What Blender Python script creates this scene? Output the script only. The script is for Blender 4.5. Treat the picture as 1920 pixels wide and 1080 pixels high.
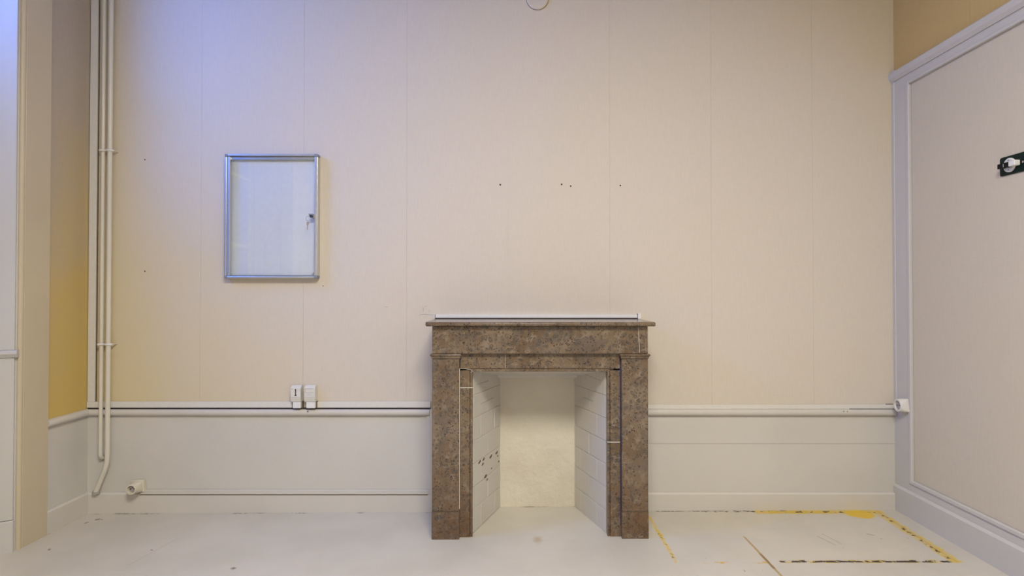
import bpy, bmesh, math, random
from mathutils import Matrix, Vector

random.seed(7)
for o in list(bpy.data.objects):
    bpy.data.objects.remove(o)
S = bpy.context.scene
COL = S.collection

# ------------------------------------------------------------------ camera
F = 1100.0                       # focal length in pixels of the 1920 x 1080 frame
PITCH = math.atan(14 / F)
CAMZ = 1.12
D = 3.07                         # distance of the back wall
cd = bpy.data.cameras.new('camera')
cd.sensor_width = 36
cd.lens = F / 1920 * 36
cd.clip_start = 0.02
cam = bpy.data.objects.new('camera', cd)
cam.location = (0, 0, CAMZ)
cam.rotation_euler = (math.pi / 2 + PITCH, 0, 0)
COL.objects.link(cam)
S.camera = cam

# ------------------------------------------------------------------ sky
W = bpy.data.worlds.new('sky')
S.world = W
W.use_nodes = True
bg = W.node_tree.nodes['Background']
bg.inputs[0].default_value = (0.10, 0.26, 1.0, 1)
bg.inputs[1].default_value = 29.0

# ------------------------------------------------------------------ lights and exposure
LAMP_AT = (0.18, -0.05, 3.1)
LAMP_SIZE = 1.1
LAMP_POWER = 151
LAMP_COLOR = (1.0, 0.95, 0.85)
WINDOW_Y = (0.40, 2.42)
WINDOW_Z = (0.87, 2.92)
WALL_L = -2.213                  # room side of the left wall
WIN_X = WALL_L - 0.34
pl = bpy.data.lights.new('window_portal', 'AREA')
pl.shape = 'RECTANGLE'
pl.size = WINDOW_Y[1] - WINDOW_Y[0]
pl.size_y = WINDOW_Z[1] - WINDOW_Z[0]
pl.cycles.is_portal = True
po = bpy.data.objects.new('window_portal', pl)
po.location = (WIN_X - 0.06, sum(WINDOW_Y) / 2, sum(WINDOW_Z) / 2)
po.rotation_euler = (math.pi / 2, 0, -math.pi / 2)
COL.objects.link(po)

vs = S.view_settings
vs.view_transform = 'Standard'
vs.look = 'None'
vs.exposure = 0.0
vs.gamma = 1
vs.use_curve_mapping = False


# ------------------------------------------------------------------ measuring
def ray(px, py):
    u = (px - 960) / F
    v = (540 - py) / F
    return Vector((u, math.cos(PITCH) - v * math.sin(PITCH), math.sin(PITCH) + v * math.cos(PITCH)))


def at(px, py, Y=D):
    r = ray(px, py)
    t = Y / r.y
    return Vector((r.x * t, Y, CAMZ + r.z * t))


def X(px, py=600, Y=D):
    return at(px, py, Y).x


def Z(py, Y=D):
    return at(960, py, Y).z


FLOOR_K = 0.0046


def on_floor(px, py):
    r = ray(px, py)
    t = CAMZ / -r.z
    for _ in range(4):
        t = (FLOOR_K * r.x * t - CAMZ) / r.z
    return Vector((r.x * t, r.y * t, CAMZ + r.z * t))


def fz(x):
    return FLOOR_K * x


# right wall frame: local x runs from the corner towards the camera, local -y is into the room
CORNER = Vector((2.008, D, 0))
RW = Matrix.Translation(CORNER) @ Matrix.Rotation(-math.pi / 2 - 0.0227, 4, 'Z')
RWI = RW.inverted()


def on_right(px, py, out=0.0):
    o = RWI @ Vector((0, 0, CAMZ))
    d = RWI.to_3x3() @ ray(px, py)
    t = (-out - o.y) / d.y
    p = o + d * t
    return p.x, p.z


# ------------------------------------------------------------------ mesh helpers
def box(bm, x0, x1, y0, y1, z0, z1, bev=0.0, seg=1):
    if x0 > x1: x0, x1 = x1, x0
    if y0 > y1: y0, y1 = y1, y0
    if z0 > z1: z0, z1 = z1, z0
    v = [bm.verts.new(p) for p in ((x0, y0, z0), (x1, y0, z0), (x1, y1, z0), (x0, y1, z0),
                                   (x0, y0, z1), (x1, y0, z1), (x1, y1, z1), (x0, y1, z1))]
    fs = [bm.faces.new([v[i] for i in q]) for q in
          ((0, 3, 2, 1), (4, 5, 6, 7), (0, 1, 5, 4), (1, 2, 6, 5), (2, 3, 7, 6), (3, 0, 4, 7))]
    if bev > 0:
        es = list({e for f in fs for e in f.edges})
        bmesh.ops.bevel(bm, geom=es, offset=bev, segments=seg, affect='EDGES', profile=0.5)
    return bm


def B(*a, **k):
    return box(bmesh.new(), *a, **k)


def prism(bm, prof, a, b, frame):
    """extrude a closed 2D profile from a to b; frame(p, q, s) -> 3D point"""
    n = len(prof)
    A = [bm.verts.new(frame(p, q, a)) for p, q in prof]
    Bv = [bm.verts.new(frame(p, q, b)) for p, q in prof]
    for i in range(n):
        j = (i + 1) % n
        bm.faces.new((A[i], A[j], Bv[j], Bv[i]))
    bm.faces.new(A[::-1])
    bm.faces.new(Bv)
    bmesh.ops.recalc_face_normals(bm, faces=bm.faces[:])
    return bm


def tube(bm, pts, r, n=16, caps=True):
    pts = [Vector(p) for p in pts]
    rings = []
    up = None
    for i, p in enumerate(pts):
        if i == 0: t = pts[1] - pts[0]
        elif i == len(pts) - 1: t = pts[-1] - pts[-2]
        else: t = (pts[i + 1] - pts[i]).normalized() + (pts[i] - pts[i - 1]).normalized()
        t.normalize()
        if up is None:
            up = t.orthogonal().normalized()
        up = (up - t * up.dot(t)).normalized()
        w = t.cross(up)
        rr = r[i] if isinstance(r, (list, tuple)) else r
        rings.append([bm.verts.new(p + (up * math.cos(2 * math.pi * k / n) + w * math.sin(2 * math.pi * k / n)) * rr) for k in range(n)])
    for a, b in zip(rings, rings[1:]):
        for k in range(n):
            f = bm.faces.new((a[k], a[(k + 1) % n], b[(k + 1) % n], b[k]))
            f.smooth = True
    if caps:
        # caps on vertices of their own, so that the sides keep clean smooth normals
        bm.faces.new([bm.verts.new(v.co) for v in rings[0][::-1]])
        bm.faces.new([bm.verts.new(v.co) for v in rings[-1]])
    return bm


def grid(bm, o, u, v, nu, nv, disp=None):
    o, u, v = Vector(o), Vector(u), Vector(v)
    n = u.cross(v).normalized()
    vs_ = []
    for j in range(nv + 1):
        row = []
        for i in range(nu + 1):
            p = o + u * (i / nu) + v * (j / nv)
            if disp and 0 < i < nu and 0 < j < nv:
                p = p + n * disp(i / nu, j / nv)
            row.append(bm.verts.new(p))
        vs_.append(row)
    for j in range(nv):
        for i in range(nu):
            f = bm.faces.new((vs_[j][i], vs_[j][i + 1], vs_[j + 1][i + 1], vs_[j + 1][i]))
            f.smooth = True
    return bm


MAT = {}


def obj(name, bm, mat, parent=None, kind=None, label=None, cat=None, group=None, tf=None, smooth=False):
    if tf is not None:
        bm.transform(tf)
    if parent is None:
        co = [v.co for v in bm.verts]
        c = Vector(((min(p.x for p in co) + max(p.x for p in co)) / 2,
                    (min(p.y for p in co) + max(p.y for p in co)) / 2, min(p.z for p in co)))
        bm.transform(Matrix.Translation(-c))
    else:
        w = Vector(parent.location)
        q = parent.parent
        while q:
            w += Vector(q.location)
            q = q.parent
        bm.transform(Matrix.Translation(-w))
        c = Vector((0, 0, 0))
    me = bpy.data.meshes.new(name)
    bm.to_mesh(me)
    bm.free()
    if smooth:
        for p in me.polygons:
            p.use_smooth = True
    me.materials.append(MAT[mat])
    o = bpy.data.objects.new(name, me)
    o.location = c
    if parent is not None:
        o.parent = parent
    COL.objects.link(o)
    tag(o, label, cat, group, kind)
    return o


def tag(o, label=None, cat=None, group=None, kind=None):
    if label: o['label'] = label
    if cat: o['category'] = cat
    if group: o['group'] = group
    if kind: o['kind'] = kind
    return o


def thing(name, label, cat, loc, group=None):
    o = bpy.data.objects.new(name, None)
    o.empty_display_size = 0.1
    o.location = loc
    COL.objects.link(o)
    return tag(o, label, cat, group)


# ------------------------------------------------------------------ materials
class N:
    """small node builder"""
    def __init__(self, name):
        self.m = bpy.data.materials.new(name)
        self.m.use_nodes = True
        self.t = self.m.node_tree
        self.b = self.t.nodes['Principled BSDF']
        MAT[name] = self.m
        g = self.t.nodes.new('ShaderNodeNewGeometry')
        self.P = g.outputs['Position']

    def put(self, sock, val):
        if hasattr(val, 'is_output'):
            self.t.links.new(val, sock)
        else:
            if sock.type == 'RGBA' and len(val) == 3:
                val = (*val, 1)
            sock.default_value = val

    def math(self, op, a, b=0.0, c=0.0, clamp=False):
        n = self.t.nodes.new('ShaderNodeMath')
        n.operation = op
        n.use_clamp = clamp
        for s, v in zip(n.inputs, (a, b, c)):
            self.put(s, v)
        return n.outputs[0]

    def vmath(self, op, a, b):
        n = self.t.nodes.new('ShaderNodeVectorMath')
        n.operation = op
        self.put(n.inputs[0], a)
        self.put(n.inputs[1], b)
        return n.outputs['Value'] if op in ('DOT_PRODUCT', 'LENGTH', 'DISTANCE') else n.outputs[0]

    def scaled(self, s):
        return self.vmath('MULTIPLY', self.P, s)

    def noise(self, scale=5, detail=4, rough=0.5, vec=None, col=False, dist=0.0):
        n = self.t.nodes.new('ShaderNodeTexNoise')
        self.put(n.inputs['Vector'], self.P if vec is None else vec)
        n.inputs['Scale'].default_value = scale
        n.inputs['Detail'].default_value = detail
        n.inputs['Roughness'].default_value = rough
        n.inputs['Distortion'].default_value = dist
        return n.outputs['Color' if col else 'Fac']

    def voronoi(self, scale, feature='F1', vec=None, out='Distance'):
        n = self.t.nodes.new('ShaderNodeTexVoronoi')
        n.feature = feature
        self.put(n.inputs['Vector'], self.P if vec is None else vec)
        n.inputs['Scale'].default_value = scale
        return n.outputs[out]

    def step(self, v, lo, hi):
        n = self.t.nodes.new('ShaderNodeMapRange')
        n.interpolation_type = 'SMOOTHSTEP'
        self.put(n.inputs['Value'], v)
        self.put(n.inputs['From Min'], lo)
        self.put(n.inputs['From Max'], hi)
        return n.outputs[0]

    def mix(self, fac, a, b):
        n = self.t.nodes.new('ShaderNodeMix')
        n.data_type = 'RGBA'
        self.put(n.inputs[0], fac)
        self.put(n.inputs[6], a)
        self.put(n.inputs[7], b)
        return n.outputs[2]

    def bump(self, h, strength=0.2, dist=0.01):
        n = self.t.nodes.new('ShaderNodeBump')
        n.inputs['Strength'].default_value = strength
        n.inputs['Distance'].default_value = dist
        self.put(n.inputs['Height'], h)
        self.t.links.new(n.outputs[0], self.b.inputs['Normal'])

    def out(self, col, rough=0.6, metal=0.0, spec=0.4):
        self.put(self.b.inputs['Base Color'], col)
        self.put(self.b.inputs['Roughness'], rough)
        self.b.inputs['Metallic'].default_value = metal
        self.b.inputs['Specular IOR Level'].default_value = spec
        return self.m


def paint(name, c, rough=0.55, var=0.05, bump=0.05, spec=0.35, dirt=0.0):
    n = N(name)
    big = n.noise(2.2, 3)
    fine = n.noise(90, 3)
    f = n.math('MULTIPLY_ADD', n.math('SUBTRACT', big, 0.5), 1.0, 0.5)
    col = n.mix(n.step(f, 0.25, 0.75), tuple(x * (1 - var) for x in c), tuple(min(1, x * (1 + var * 0.5)) for x in c))
    if dirt:
        d = n.step(n.noise(38, 5, 0.7), 0.70, 0.74)
        col = n.mix(n.math('MULTIPLY', d, dirt), col, (0.12, 0.09, 0.06))
    n.bump(fine, bump, 0.004)
    return n.out(col, rough, 0, spec)


def plain(name, c, rough=0.5, metal=0.0, spec=0.4):
    n = N(name)
    f = n.noise(60, 2)
    n.out(n.mix(f, tuple(x * 0.94 for x in c), tuple(min(1, x * 1.05) for x in c)), rough, metal, spec)


def wallpaper(name, c, shade_yellow=False, shade_tint=None):
    n = N(name)
    weave_v = n.noise(1.0, 3, 0.6, n.scaled((420, 420, 14)))
    weave_h = n.noise(1.0, 2, 0.6, n.scaled((30, 30, 330)))
    blotch = n.noise(1.6, 4, 0.6)
    f = n.math('ADD', n.math('MULTIPLY', weave_v, 0.65), n.math('MULTIPLY', weave_h, 0.35))
    a = n.mix(n.step(f, 0.3, 0.7), tuple(x * 0.945 for x in c), tuple(x * 1.03 for x in c))
    col = n.mix(n.math('MULTIPLY', n.step(blotch, 0.45, 0.75), 0.25), a, (c[0] * 0.99, c[1] * 0.95, c[2] * 0.86))
    if shade_tint:  # left wall's uneven light painted into the paper: yellow low, duller above
        xyz = n.t.nodes.new('ShaderNodeSeparateXYZ')
        n.t.links.new(n.P, xyz.inputs[0])
        w1 = n.math('ADD', xyz.outputs[2], n.math('MULTIPLY', n.math('SUBTRACT', blotch, 0.5), 1.6))
        w1 = n.math('SUBTRACT', w1, n.math('MULTIPLY', n.math('SUBTRACT', xyz.outputs[1], 2.9), 1.5))
        col = n.mix(n.math('SUBTRACT', 1.0, n.step(w1, 0.6, 2.0)), col, shade_tint)
    if shade_yellow:
        # yellow where window light falls short, painted in: low left, top right
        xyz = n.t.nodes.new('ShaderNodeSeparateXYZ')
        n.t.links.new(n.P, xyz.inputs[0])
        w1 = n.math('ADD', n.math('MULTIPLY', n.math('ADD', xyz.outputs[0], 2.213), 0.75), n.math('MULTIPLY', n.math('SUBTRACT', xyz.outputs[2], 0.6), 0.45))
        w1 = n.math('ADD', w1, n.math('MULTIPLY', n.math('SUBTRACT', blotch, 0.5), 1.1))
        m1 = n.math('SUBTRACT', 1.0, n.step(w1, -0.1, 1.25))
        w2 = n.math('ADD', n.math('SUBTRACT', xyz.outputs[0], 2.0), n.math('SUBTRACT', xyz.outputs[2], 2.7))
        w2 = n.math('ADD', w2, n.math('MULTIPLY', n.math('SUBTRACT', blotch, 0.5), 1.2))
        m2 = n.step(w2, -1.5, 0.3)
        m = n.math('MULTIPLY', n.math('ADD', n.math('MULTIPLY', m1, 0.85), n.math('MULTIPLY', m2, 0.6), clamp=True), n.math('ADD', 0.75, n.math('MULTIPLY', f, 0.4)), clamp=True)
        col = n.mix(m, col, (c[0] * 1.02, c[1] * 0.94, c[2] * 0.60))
    n.bump(f, 0.12, 0.002)
    n.out(col, 0.8, 0, 0.15)


WHITE = (0.57, 0.54, 0.49)
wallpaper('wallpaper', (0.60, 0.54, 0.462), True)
wallpaper('wallpaper_partition', (0.57, 0.51, 0.415))
wallpaper('wallpaper_shaded_right', (0.54, 0.385, 0.165))  # ochre stands in for the missing blue light above the cap rail
wallpaper('wallpaper_shaded_left', (0.44, 0.375, 0.30), shade_tint=(0.55, 0.40, 0.13))  # both tones carry the left wall's light and shade
paint('casing_paint', (0.52, 0.445, 0.32), 0.42, 0.05, 0.06)
paint('white_paint', WHITE, 0.42, 0.05, 0.06)
paint('dado_paint', (0.56, 0.535, 0.49), 0.6, 0.05, 0.12)
paint('trim_paint', (0.53, 0.51, 0.485), 0.35, 0.03, 0.04)
paint('pipe_paint', (0.62, 0.585, 0.50), 0.3, 0.04, 0.03)
paint('ceiling_paint', (0.55, 0.53, 0.49), 0.8, 0.03, 0.05)
plain('plastic', (0.64, 0.62, 0.575), 0.35)
plain('plastic_cream', (0.62, 0.575, 0.46), 0.4)
plain('plastic_grey', (0.33, 0.31, 0.29), 0.4)
plain('pure_white', (0.70, 0.69, 0.67), 0.4)
plain('black', (0.004, 0.004, 0.007), 0.5, 0.0, 0.2)
plain('joint_blue', (0.035, 0.035, 0.075), 0.8)
plain('gap_dark', (0.035, 0.028, 0.03), 0.8)
plain('hole_dark', (0.05, 0.03, 0.025), 0.9)
plain('chip_dark', (0.13, 0.095, 0.06), 0.9)
plain('aluminium', (0.62, 0.64, 0.66), 0.32, 0.9)
plain('corner_grey', (0.22, 0.24, 0.28), 0.5)
plain('steel', (0.55, 0.55, 0.56), 0.25, 1.0)
plain('lock_blue', (0.02, 0.04, 0.12), 0.3)
plain('bolt_green', (0.002, 0.013, 0.010), 0.5, 0.0, 0.2)
plain('mortar', (0.70, 0.66, 0.58), 0.8)
plain('case_back', (0.70, 0.71, 0.73), 0.6)
plain('print_grey', (0.45, 0.44, 0.42), 0.6)

# glass
g = N('glass')
tr = g.t.nodes.new('ShaderNodeBsdfTransparent')
tr.inputs[0].default_value = (0.96, 0.97, 0.97, 1)
gl = g.t.nodes.new('ShaderNodeBsdfGlossy')
gl.inputs['Roughness'].default_value = 0.02
fr = g.t.nodes.new('ShaderNodeLayerWeight')      # thin sheet: reflectance from the facing angle
fac = g.math('MULTIPLY_ADD', g.math('POWER', fr.outputs['Facing'], 5.0), 0.9, 0.055)
mx = g.t.nodes.new('ShaderNodeMixShader')
g.t.links.new(fac, mx.inputs[0])
g.t.links.new(tr.outputs[0], mx.inputs[1])
g.t.links.new(gl.outputs[0], mx.inputs[2])
g.t.links.new(mx.outputs[0], g.t.nodes['Material Output'].inputs[0])

# translucent panes, unseen, added to dim the window except one top pane
g = N('dimming_glass')
tl = g.t.nodes.new('ShaderNodeBsdfTranslucent')
tl.inputs[0].default_value = (0.16, 0.16, 0.16, 1)
g.t.links.new(tl.outputs[0], g.t.nodes['Material Output'].inputs[0])

# lamp diffuser
e = N('lamp_diffuser')
e.out((0.9, 0.88, 0.8), 0.5)
e.b.inputs['Emission Color'].default_value = (*LAMP_COLOR, 1)
e.b.inputs['Emission Strength'].default_value = 3

# marble: brown fossil limestone with grey rings, dark specks and pale patches
n = N('marble')
warp = n.vmath('ADD', n.P, n.vmath('MULTIPLY', n.noise(9, 3, 0.5, col=True), (0.05, 0.05, 0.05)))
big = n.noise(5.5, 5, 0.6)
mid = n.noise(26, 5, 0.65, warp)
base = n.mix(n.step(big, 0.3, 0.72), (0.118, 0.074, 0.040), (0.190, 0.138, 0.090))
base = n.mix(n.step(mid, 0.48, 0.68), base, (0.215, 0.165, 0.115))
base = n.mix(n.math('MULTIPLY', n.step(n.noise(17, 4, 0.6, warp), 0.52, 0.60), 0.6), base, (0.112, 0.088, 0.070))
warp2 = n.vmath('ADD', warp, n.vmath('MULTIPLY', n.noise(70, 3, 0.6, col=True), (0.016, 0.016, 0.016)))
v1 = n.voronoi(44, vec=warp2)
ring = n.math('MULTIPLY', n.step(v1, 0.12, 0.24), n.math('SUBTRACT', 1.0, n.step(v1, 0.30, 0.48)))
sel = n.step(n.noise(13, 3), 0.40, 0.56)
base = n.mix(n.math('MULTIPLY', n.math('MULTIPLY', ring, sel), 0.68), base, (0.050, 0.046, 0.040))
base = n.mix(n.math('MULTIPLY', n.math('SUBTRACT', 1.0, n.step(v1, 0.08, 0.2)), n.math('MULTIPLY', sel, 0.5)), base, (0.115, 0.096, 0.084))
fleck = n.step(n.noise(115, 3, 0.6, warp2), 0.57, 0.66)
base = n.mix(n.math('MULTIPLY', n.math('MULTIPLY', fleck, n.step(n.noise(9, 3), 0.34, 0.56)), 0.9), base, (0.040, 0.030, 0.024))
v2 = n.voronoi(78, vec=warp2)
speck = n.math('MULTIPLY', n.math('SUBTRACT', 1.0, n.step(v2, 0.18, 0.32)), n.step(n.noise(23, 2), 0.42, 0.54))
base = n.mix(n.math('MULTIPLY', speck, 0.9), base, (0.024, 0.017, 0.014))
pale = n.step(n.noise(48, 4, 0.7), 0.64, 0.74)
base = n.mix(n.math('MULTIPLY', pale, 0.5), base, (0.34, 0.28, 0.21))
sx = n.t.nodes.new('ShaderNodeSeparateXYZ')
n.t.links.new(n.P, sx.inputs[0])
rust = n.math('MULTIPLY', n.math('SUBTRACT', 1.0, n.step(sx.outputs[2], 0.05, 0.45)), n.step(n.noise(11, 4, 0.7), 0.35, 0.65))
base = n.mix(n.math('MULTIPLY', rust, 0.6), base, (0.105, 0.048, 0.014))
n.bump(mid, 0.05, 0.002)
n.out(base, n.math('MULTIPLY_ADD', mid, 0.14, 0.10), 0, 0.45)

# rough painted firebox plaster
n = N('firebox_plaster')
r1 = n.noise(24, 6, 0.65)
col = n.mix(n.step(n.noise(4, 4), 0.35, 0.7), (0.59, 0.545, 0.44), (0.64, 0.60, 0.50))
spot = n.step(n.noise(46, 4, 0.7), 0.72, 0.76)
col = n.mix(n.math('MULTIPLY', spot, 0.5), col, (0.34, 0.25, 0.13))
n.bump(r1, 0.55, 0.012)
n.out(col, 0.75, 0, 0.2)

# floor: off-white vinyl, with the glue outline of a removed cupboard, scuffs and dirt
def seg_mask(a, b, half, soft=0.004, wobble=1.0):
    a = Vector((a.x, a.y, 0)); b = Vector((b.x, b.y, 0))
    d = (b - a); L = d.length; d.normalize(); nn = Vector((-d.y, d.x, 0))
    rel = n.vmath('SUBTRACT', flat, tuple(a))
    u = n.vmath('DOT_PRODUCT', rel, tuple(d))
    v = n.math('ABSOLUTE', n.math('ADD', n.vmath('DOT_PRODUCT', rel, tuple(nn)), n.math('MULTIPLY', wob, 0.3 * wobble)))
    m = n.math('SUBTRACT', 1.0, n.step(n.math('ADD', v, n.math('MULTIPLY', wob, 0.5 * wobble)), half, half + soft))
    m = n.math('MULTIPLY', m, n.step(u, -0.004, 0.004))
    return n.math('MULTIPLY', m, n.math('SUBTRACT', 1.0, n.step(u, L - 0.004, L + 0.004)))


def lay(mask, amount, c):
    global col
    col = n.mix(n.math('MULTIPLY', mask, amount), col, c)


def patchy(scale, lo, hi, vec=None):
    return n.step(n.noise(scale, 4, 0.65, vec), lo, hi)


YEL = (0.66, 0.46, 0.045)
OCH = (0.50, 0.33, 0.05)
FP = on_floor

def floor_material(name, corner):
  global n, col
  n = N(name)
  global sx, flat, wob
  sx = n.t.nodes.new('ShaderNodeSeparateXYZ')
  n.t.links.new(n.P, sx.inputs[0])
  flat = n.vmath('MULTIPLY', n.P, (1, 1, 0))
  col = n.mix(n.step(n.noise(3.0, 5, 0.6), 0.3, 0.7), (0.52, 0.487, 0.42), (0.575, 0.54, 0.475))
  col = n.mix(n.math('MULTIPLY', n.step(n.noise(240, 2, 0.6), 0.55, 0.7), 0.16), col, (0.52, 0.49, 0.43))
  wob = n.math('MULTIPLY', n.math('SUBTRACT', n.noise(26, 4, 0.65), 0.5), 0.034)
  if corner:
    # pale yellowing inside the outline
    inx = n.math('MULTIPLY', n.step(sx.outputs[0], 0.75, 1.2), n.math('SUBTRACT', 1.0, n.step(sx.outputs[0], 1.72, 1.86)))
    iny = n.step(sx.outputs[1], 2.45, 2.55)
    lay(n.math('MULTIPLY', n.math('MULTIPLY', inx, iny), patchy(5, 0.3, 0.7)), 0.35, (0.66, 0.58, 0.40))
    lay(seg_mask(FP(1216, 967), FP(1269, 1055), 0.005, 0.006, 1.6), n.math('MULTIPLY_ADD', patchy(12, 0.4, 0.6), 0.45, 0.45), YEL)
    lay(seg_mask(FP(1235, 1000), FP(1262, 1046), 0.003), patchy(40, 0.5, 0.6), (0.22, 0.12, 0.03))
    lay(seg_mask(FP(1268, 1055), FP(1440, 1055), 0.007), patchy(14, 0.5, 0.62), (0.58, 0.37, 0.07))
    lay(seg_mask(FP(1462, 1053), FP(1790, 1053), 0.012), patchy(22, 0.42, 0.6), (0.60, 0.46, 0.13))
    lay(seg_mask(FP(1462, 1053), FP(1785, 1053), 0.006), patchy(34, 0.40, 0.5), (0.035, 0.018, 0.012))
    lay(seg_mask(FP(1640, 957), FP(1796, 1055), 0.021, 0.008, 1.6), n.math('MULTIPLY_ADD', patchy(16, 0.35, 0.65), 0.4, 0.45), YEL)
    lay(seg_mask(FP(1655, 966), FP(1780, 1048), 0.006), patchy(38, 0.52, 0.58), (0.05, 0.022, 0.012))
    lay(seg_mask(FP(1642, 957), FP(1797, 1055), 0.004), 0.5, OCH)
    lay(seg_mask(FP(1415, 959.5), FP(1642, 959), 0.024, 0.012, 1.6), n.math('MULTIPLY', patchy(9, 0.3, 0.5), 0.75), YEL)
    lay(seg_mask(FP(1440, 960.5), FP(1560, 960.5), 0.012, 0.01, 1.6), n.math('MULTIPLY', patchy(14, 0.35, 0.55), 0.8), (0.62, 0.44, 0.03))
    lay(seg_mask(FP(1320, 959), FP(1640, 960), 0.010), patchy(30, 0.54, 0.6), (0.06, 0.035, 0.02))
    lay(seg_mask(FP(1395, 1006), FP(1470, 1085), 0.0045, 0.002, 0.4), 0.85, (0.42, 0.28, 0.10))
    lay(seg_mask(FP(1425, 1038), FP(1452, 1066), 0.005, 0.002, 0.4), 0.7, (0.20, 0.11, 0.03))
    c = FP(1613, 964)
    rel = n.vmath('MULTIPLY', n.vmath('SUBTRACT', flat, (c.x, c.y, 0)), (1, 1.15, 0))
    blob = n.math('SUBTRACT', 1.0, n.step(n.math('ADD', n.vmath('LENGTH', rel, (0, 0, 0)), wob), 0.055, 0.085))
    lay(blob, 0.95, (0.72, 0.48, 0.015))
    lay(seg_mask(FP(1532, 1005), FP(1566, 1022), 0.002, 0.003, 0.3), 0.5, (0.3, 0.24, 0.15))
    lay(seg_mask(FP(1540, 1000), FP(1578, 1020), 0.002, 0.003, 0.3), 0.4, (0.3, 0.24, 0.15))
    lay(seg_mask(FP(1625, 1001), FP(1640, 1004), 0.003, 0.003, 0.3), 0.6, (0.2, 0.15, 0.1))
  else:
    c = FP(1008, 1012)
    rel = n.vmath('MULTIPLY', n.vmath('SUBTRACT', flat, (c.x, c.y, 0)), (1.3, 0.8, 0))
    lay(n.math('SUBTRACT', 1.0, n.step(n.math('ADD', n.vmath('LENGTH', rel, (0, 0, 0)), wob), 0.004, 0.045)), 0.62, (0.36, 0.25, 0.12))
    lay(seg_mask(FP(240, 1060), FP(332, 1010), 0.002, 0.003, 0.3), 0.25, (0.3, 0.24, 0.15))
    for (a, b, w) in (((178, 975), (188, 973), 0.008), ((190, 974.5), (192, 974), 0.008), ((434, 1067), (441, 1064), 0.009),
                      ((160, 980), (164, 980.5), 0.008), ((283, 1032), (286, 1031), 0.006), ((17, 1028.5), (25, 1026), 0.010), ((36, 1027), (66, 1013), 0.004), ((86, 1002), (90, 1000), 0.010), ((152, 965.5), (161, 961.5), 0.008), ((90, 1031), (95, 1030), 0.008)):
        lay(seg_mask(FP(*a), FP(*b), w, 0.004, 0.6), 0.75, (0.12, 0.07, 0.045))
  # thin dirt line along the skirting, crumbs, scratches
  edge = n.math('MULTIPLY', n.step(sx.outputs[1], 3.038, 3.044), n.math('SUBTRACT', 1.0, n.step(sx.outputs[1], 3.056, 3.060)))
  beside = n.math('ABSOLUTE', n.math('SUBTRACT', sx.outputs[0], 0.13))
  edge = n.math('MULTIPLY', edge, n.step(beside, 0.33, 0.35))
  inner = n.math('MULTIPLY', n.step(sx.outputs[1], 3.110, 3.122), n.math('SUBTRACT', 1.0, n.step(beside, 0.24, 0.26)))
  lay(n.math('MULTIPLY', inner, patchy(20, 0.4, 0.6)), 0.8, (0.16, 0.12, 0.06))
  edge = n.math('MULTIPLY', edge, n.math('MULTIPLY', patchy(6, 0.5, 0.6), patchy(45, 0.4, 0.5)))
  lay(edge, 0.8, (0.10, 0.07, 0.05))
  lay(n.math('MULTIPLY', n.step(n.noise(42, 3, 0.6), 0.725, 0.745), n.step(n.noise(1.7, 2), 0.5, 0.65)), 0.8, (0.09, 0.06, 0.03))
  n.bump(n.noise(300, 2), 0.05, 0.002)
  n.out(col, 0.38, 0, 0.4)


floor_material('floor_vinyl', False)
floor_material('floor_vinyl_stained', True)

# ================================================================== SETTING
CEIL = 3.12
FRONT = -2.4
# floor (old boards: very slightly out of level)
bm = bmesh.new()
xs = [WALL_L - 0.6, 0.52, 2.45]
ys = [FRONT - 0.1, 2.15, D + 0.25]
top = [[bm.verts.new((x, y, fz(x))) for x in xs] for y in ys]
for j in range(2):
    for i in range(2):
        f_ = bm.faces.new((top[j][i], top[j][i + 1], top[j + 1][i + 1], top[j + 1][i]))
        f_.material_index = 1 if (i, j) == (1, 1) else 0
ext = bmesh.ops.extrude_face_region(bm, geom=bm.faces[:])
for v_ in [q for q in ext['geom'] if isinstance(q, bmesh.types.BMVert)]:
    v_.co.z = -0.12
bmesh.ops.recalc_face_normals(bm, faces=bm.faces[:])
flo = obj('floor', bm, 'floor_vinyl', kind='structure', label='off-white vinyl floor with yellow glue outline and scuffs')
flo.data.materials.append(MAT['floor_vinyl_stained'])
obj('ceiling', B(WALL_L - 0.6, 2.45, FRONT - 0.1, D + 0.25, CEIL, CEIL + 0.12), 'ceiling_paint', kind='structure')
obj('wall_front', B(WALL_L - 0.6, 2.45, FRONT - 0.15, FRONT, -0.1, CEIL), 'dado_paint', kind='structure')

# firebox measurements
YF = 2.71                       # front of the marble pilasters
YJ = 2.735                      # front of the inner jambs
YB = 3.126                      # firebox back
FX0, FX1 = X(886, 850, YJ), X(1139, 850, YJ)
BX0, BX1 = X(937, 900, YB), X(1078, 900, YB)
FZT, BZT = Z(697, YJ), Z(707, YB)
HX0, HX1 = FX0 - 0.02, FX1 + 0.02    # hole in the back wall

# back wall body (with the fireplace opening), plaster behind the paper
RAIL_T, RAIL_B = Z(766), Z(779)
bm = bmesh.new()
box(bm, WALL_L - 0.1, HX0, D + 0.001, D + 0.2, -0.1, CEIL)
box(bm, HX1, 2.3, D + 0.001, D + 0.2, -0.1, CEIL)
box(bm, HX0, HX1, D + 0.001, D + 0.2, FZT + 0.02, CEIL)
wall_back = obj('wall_back', bm, 'dado_paint', kind='structure',
                label='back wall with cream wallpaper above a white dado')
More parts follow.
